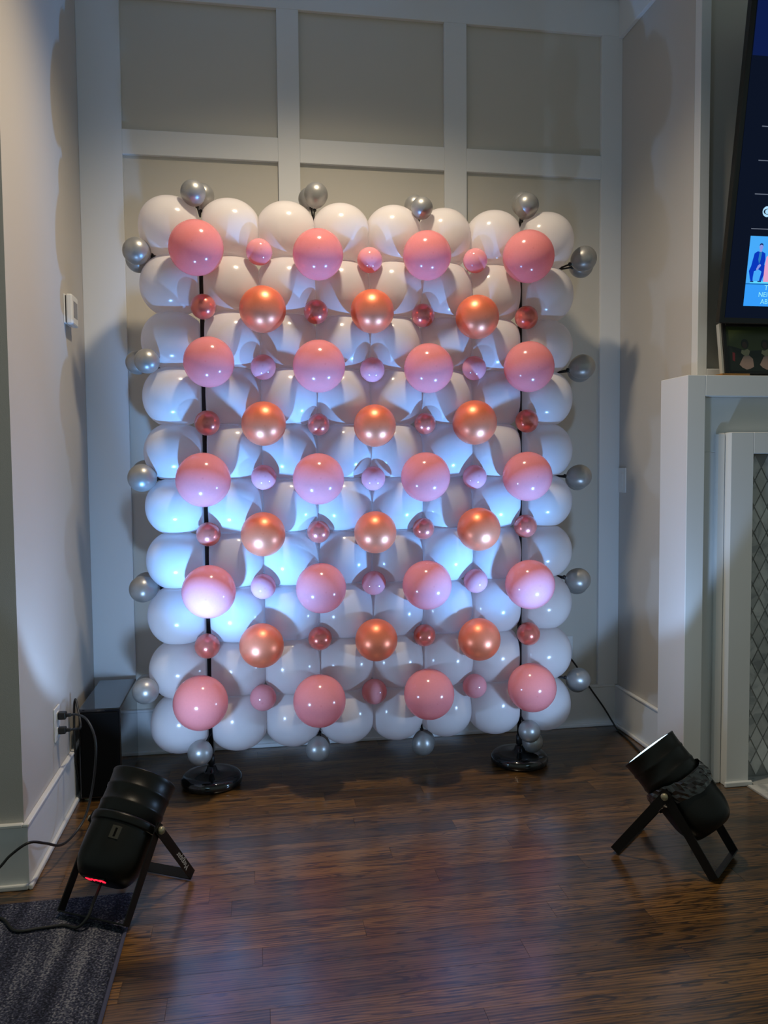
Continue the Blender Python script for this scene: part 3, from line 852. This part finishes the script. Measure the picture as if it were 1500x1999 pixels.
for r, rw in enumerate(ROSE_L):
    for c, (x, y, z, rad) in enumerate(rw):
        put('rose_gold_balloon', ROSE, (x, y, z), rad, ax(), 'large rose gold balloon, %s rose gold row, %s' % (rowname(r, 4), side3(c)), 'large rose gold balloons')
for r, rw in enumerate(ROSE_S):
    for c, (x, y, z, rad) in enumerate(rw):
        put('small_rose_gold_balloon', ROSES, (x, y, z), rad, ax(), 'small rose gold balloon, %s rose gold row, %s' % (rowname(r, 4), side4(c)), 'small rose gold balloons')
OUT = {'top': Vector((0, 0, 1)), 'left': Vector((-1, 0, 0)), 'right': Vector((1, 0, 0)), 'bottom': Vector((0, 0, -1))}
def tie_point(side, i):
    """where the pair is tied: the notch between two white balloons at the edge of the wall"""
    if side == 'top': return Vector((NX[2 * i], PY, NZ[0] + 0.160))
    if side == 'bottom': return Vector((NX[2 * i], PY, NZ[-1] - 0.160))
    if side == 'left': return Vector((NX[0] - 0.160, PY, NZ[2 * i]))
    return Vector((NX[-1] + 0.160, PY, NZ[2 * i]))
for side, lst in SILVER.items():
    for i, pair in enumerate(lst):
        if side in ('top', 'bottom'):
            where = '%s edge, %s' % (side, side4(i))
        else:
            where = '%s edge, %s' % ('subwoofer side' if side == 'left' else 'fireplace side', ['topmost', 'second down', 'middle one', 'fourth down', 'lowest'][i])
        for (px, py, pz, rad), lab in zip(pair, ('front', 'rear')):
            pos = Vector((px, py, pz))
            tie = tie_point(side, i)
            if side == 'bottom' and i in (0, 3):            # these are tied to the face of a stand pole
                tie.y += 0.0085 if py > PY else -0.0085
                tie.x = PX[0] if i == 0 else PX[1] + 0.0065
            axis = pos - tie
            o = put('silver_balloon', SILV, pos, rad, axis, 'small silver balloon, %s of its pair, %s' % (lab, where), 'silver balloons around the edge')
            far = max(axis.length / rad, 1.40)              # the black tie runs from the knot to the notch
            tb = lathe([(0.0, -far), (0.07, -far), (0.07, -1.42), (0.15, -1.40), (0.17, -1.30), (0.13, -1.22), (0.0, -1.22)], 10)
            obj('knot', tb, M['tie'], o, local=True, smooth=True)

# ------------------------------------------------------------------ stage lights
def par_can(label, center, azim, elev, foot_a, foot_b, arm_text=None, tape=False, lift_b=0.0, display=True):
    """center: pivot midpoint; azim: unit horizontal beam direction; foot distances along -/+ azim"""
    az = Vector((azim[0], azim[1], 0)).normalized()
    side = Vector((az.y, -az.x, 0))                      # to the beam's right
    ztop = center[2]
    t = thing('stage_light', label, 'stage light', (center[0], center[1], 0))
    C0 = Vector(center)
    beam = (az * math.cos(elev) + Vector((0, 0, 1)) * math.sin(elev)).normalized()
    top = side.cross(beam)
    fr = Matrix(((side.x, top.x, beam.x, C0.x), (side.y, top.y, beam.y, C0.y), (side.z, top.z, beam.z, C0.z), (0, 0, 0, 1)))
    def cp(name, b, m, parent=t, smooth=False):
        b.transform(fr); return obj(name, b, M[m], parent, smooth=smooth)
    LF, LR = 0.140, -0.165
    barrel = lathe([(0.086, LF - 0.03), (0.0942, LF - 0.002), (0.0975, LF), (0.0985, LF - 0.003), (0.0965, LF - 0.012), (0.0945, 0.098),
                    (0.0965, 0.094), (0.0965, 0.088), (0.0942, 0.084), (0.0946, 0.050), (0.0968, 0.046), (0.0968, 0.040), (0.0948, 0.036), (0.095, 0.008), (0.086, 0.0)], 56)
    body = cp('barrel', barrel, 'black_metal', smooth=False)
    for p in body.data.polygons: p.use_smooth = True
    ring = lathe([(0.090, 0.010), (0.1005, 0.008), (0.1015, 0.002), (0.1015, -0.012), (0.100, -0.016), (0.090, -0.018)], 56)
    cp('clamp_ring', ring, 'black_metal', smooth=True)
    rear = [(0.0955, -0.012), (0.0965, -0.05), (0.096, -0.085)]
    for i in range(1, 11):
        a = i / 10 * math.pi / 2
        rear.append((0.052 + 0.044 * math.cos(a), -0.085 + (LR + 0.085) * math.sin(a)))
    rear.append((0.0, LR))
    dome = cp('rear_housing', lathe(rear, 56), 'black_metal', smooth=True)
    # rear details: vent slot plate on top of the housing and red display on the rear face
    spin = Matrix.Rotation(R(-24), 4, 'Z')
    pl_ = box(-0.014, 0.014, 0.0950, 0.0985, -0.066, -0.030, 0.001); pl_.transform(spin); cp('latch_plate', pl_, 'latch')
    sl_ = box(-0.003, 0.003, 0.0985, 0.0992, -0.060, -0.036); sl_.transform(spin); cp('latch_slot', sl_, 'gap_black')
    if display:
        cp('display_window', box(-0.036, 0.036, 0.018, 0.046, LR - 0.003, LR + 0.004, 0.001), 'display_bg')
        # four red characters
        for k in range(4):
            cxk = -0.024 + k * 0.016
            b = bmesh.new()
            segs = [(-.005, .005, .008, .010), (-.005, .005, -.001, .001), (-.005, -.003, 0, .009), (.003, .005, -.009, 0), (-.005, .005, -.010, -.008)]
            if k == 1: segs = [(-.001, .001, -.010, .010)]
            if k == 2: segs = segs[:4]
            for (a0, a1, b0, b1) in segs:
                box(cxk + a0, cxk + a1, 0.032 + b0, 0.032 + b1, LR - 0.0045, LR - 0.003, bm=b)
            cp('display_digit', b, 'led_red')
    lens = lathe([(0.0, LF + 0.003), (0.03, LF + 0.0026), (0.06, LF + 0.0012), (0.086, LF - 0.0012), (0.0935, LF - 0.003)], 48)
    cp('lens', lens, 'lens', smooth=True)
    # two nested yokes
    HW = 0.112
    for fi, (dist, off, wd) in enumerate(((foot_a, 0.006, 0.030), (foot_b, 0.0, 0.030))):
        hw = HW + off
        foot = -ztop
        dirv = az * dist + Vector((0, 0, foot + 0.011 + (lift_b if fi else 0)))
        ln = dirv.length
        d = dirv.normalized()
        nrm = side.cross(d)
        yk = bmesh.new()
        f2 = Matrix(((side.x, nrm.x, d.x, C0.x), (side.y, nrm.y, d.y, C0.y), (side.z, nrm.z, d.z, C0.z), (0, 0, 0, 1)))
        for s in (-1, 1):
            x = s * hw
            box(x - 0.0018, x + 0.0018, -wd / 2, wd / 2, -0.018, ln - 0.0015, bm=yk)
        box(-hw, hw, -wd / 2, wd / 2, ln - 0.004, ln, bm=yk)
        yk.transform(f2)
        yoke = obj('yoke', yk, M['bracket'], t)
        if arm_text and fi == 0:
            me_rot = Matrix(((-d.x, nrm.x, side.x), (-d.y, nrm.y, side.y), (-d.z, nrm.z, side.z)))
            if me_rot.determinant() < 0:
                me_rot = Matrix(((-d.x, -nrm.x, side.x), (-d.y, -nrm.y, side.y), (-d.z, -nrm.z, side.z)))
            pos = C0 + side * (hw + 0.0022) + d * (ln * 0.66)
            words('maker_lettering', arm_text, world_of(t).inverted() @ pos, 0.026, 'print_white', yoke, me_rot)
    for s in (-1, 1):
        kb = lathe([(0.0, 0.0), (0.011, 0.0), (0.012, 0.006), (0.009, 0.012), (0.0, 0.012)], 14)
        kb.transform(Matrix.Translation((0, 0, HW + 0.008)))
        rotm = zto((s, 0, 0)).to_4x4()
        kb.transform(rotm)
        cp('knob', kb, 'knob', smooth=True)
        axl = lathe([(0.0, 0.093), (0.006, 0.093), (0.006, HW + 0.008), (0.0, HW + 0.008)], 10)
        axl.transform(rotm); cp('pivot_bolt', axl, 'black_matte')
    if tape:
        b = bmesh.new()
        n = 60
        rr = random.Random(5)
        rings = []
        for j, zz in enumerate((-0.040, -0.028, -0.016, -0.004, 0.008, 0.018)):
            ring_ = []
            for i in range(n):
                a = 2 * math.pi * i / n
                rad = 0.1035 + rr.uniform(0, 0.009) * (1 if 0 < j < 5 else 0.3)
                z2 = zz + 0.012 * math.sin(2 * a + 0.6) + rr.uniform(-.002, .002)
                ring_.append(b.verts.new((rad * math.cos(a), rad * math.sin(a), z2)))
            rings.append(ring_)
        for A, B in zip(rings, rings[1:]):
            for i in range(n):
                j = (i + 1) % n
                b.faces.new((A[i], A[j], B[j], B[i]))
        bmesh.ops.recalc_face_normals(b, faces=b.faces)
        cp('tape_wrap', b, 'tape')
    pos = fr @ Vector((0, 0, LF + 0.012))
    for nm, watts, cone, blend, colr, soft_r in (('par_beam', BEAM_W, BEAM_DEG, 1.0, SPOT_BLUE, 0.024), ('par_spill', SPILL_W, 138, 0.10, SPILL_COL, 0.045)):
        ld = bpy.data.lights.new(nm, 'SPOT')
        ld.energy = watts; ld.color = colr; ld.spot_size = R(cone); ld.spot_blend = blend; ld.shadow_soft_size = soft_r
        lo = bpy.data.objects.new(nm, ld)
        lo.matrix_local = world_of(t).inverted() @ (Matrix.Translation(pos) @ zto(-beam).to_4x4())
        link(lo, t)
    return t
par_can('black stage light can aimed at the balloons, standing on the rug edge', (0.322, -1.262, 0.228), (0.48, 0.876), R(47), 0.164, -0.155, arm_text='Megapar', lift_b=0.012)
par_can('black stage light can with shiny tape wrap standing by the fireplace', (2.067, -1.300, 0.236), (-0.676, 0.737), R(46), 0.165, -0.15, tape=True, display=False)

# ------------------------------------------------------------------ cords and plugs
def cord(label, pts, rad=0.0042, plug=None, name='extension_cord'):
    t = thing(name, label, 'cord', pts[0])
    obj('cable', tube(pts, rad), M['cord'], t, smooth=True)
    if plug:
        (a, b) = plug
        obj('plug', box(*a, 0.004, 2), M['cord'], t)
        obj('strain_relief', box(*b, 0.002, 2), M['cord'], t)
    return t
cord('black cord looping from the upper plug past the subwoofer to the wall corner',
     [(0.046, -0.705, 0.402), (0.075, -0.715, 0.405), (0.115, -0.75, 0.395), (0.145, -0.78, 0.345), (0.150, -0.79, 0.275), (0.135, -0.79, 0.160), (0.115, -0.83, 0.075), (0.085, -0.90, 0.040), (0.075, -1.02, 0.070), (0.060, -1.13, 0.130), (0.030, -1.195, 0.165), (-0.022, -1.20, 0.133), (-0.06, -1.21, 0.095), (-0.16, -1.23, 0.020), (-0.30, -1.27, 0.016)],
     plug=((0.009, 0.036, -0.719, -0.691, 0.389, 0.415), (0.034, 0.052, -0.711, -0.699, 0.396, 0.408)))
cord('short black cord dropping from the lower plug behind the subwoofer',
     [(0.046, -0.705, 0.348), (0.060, -0.69, 0.345), (0.066, -0.62, 0.33), (0.045, -0.56, 0.38), (0.03, -0.53, 0.41), (0.022, -0.52, 0.36), (0.020, -0.515, 0.2), (0.022, -0.45, 0.03)],
     plug=((0.009, 0.034, -0.718, -0.692, 0.336, 0.360), (0.032, 0.050, -0.711, -0.699, 0.342, 0.354)))
cord('black cord lying over the rug under the stage light',
     [(-0.35, -1.30, 0.017), (-0.12, -1.31, 0.017), (-0.015, -1.335, 0.017), (0.046, -1.409, 0.017), (0.110, -1.408, 0.017), (0.172, -1.404, 0.017), (0.212, -1.428, 0.020), (0.240, -1.428, 0.045), (0.254, -1.402, 0.078), (0.268, -1.361, 0.110)])
cord('black cord running down the back wall and along the right baseboard',
     [(2.205, -0.040, 0.362), (2.225, -0.044, 0.336), (2.250, -0.044, 0.302), (2.311, -0.046, 0.205), (2.386, -0.046, 0.099), (2.425, -0.060, 0.030), (2.430, -0.10, 0.008), (2.416, -0.235, 0.006), (2.392, -0.409, 0.006), (2.36, -0.60, 0.006), (2.30, -0.90, 0.006), (2.20, -1.16, 0.012), (2.17, -1.22, 0.05)],
     plug=((2.192, 2.218, -0.036, -0.009, 0.351, 0.375), (2.199, 2.211, -0.046, -0.034, 0.357, 0.369)))
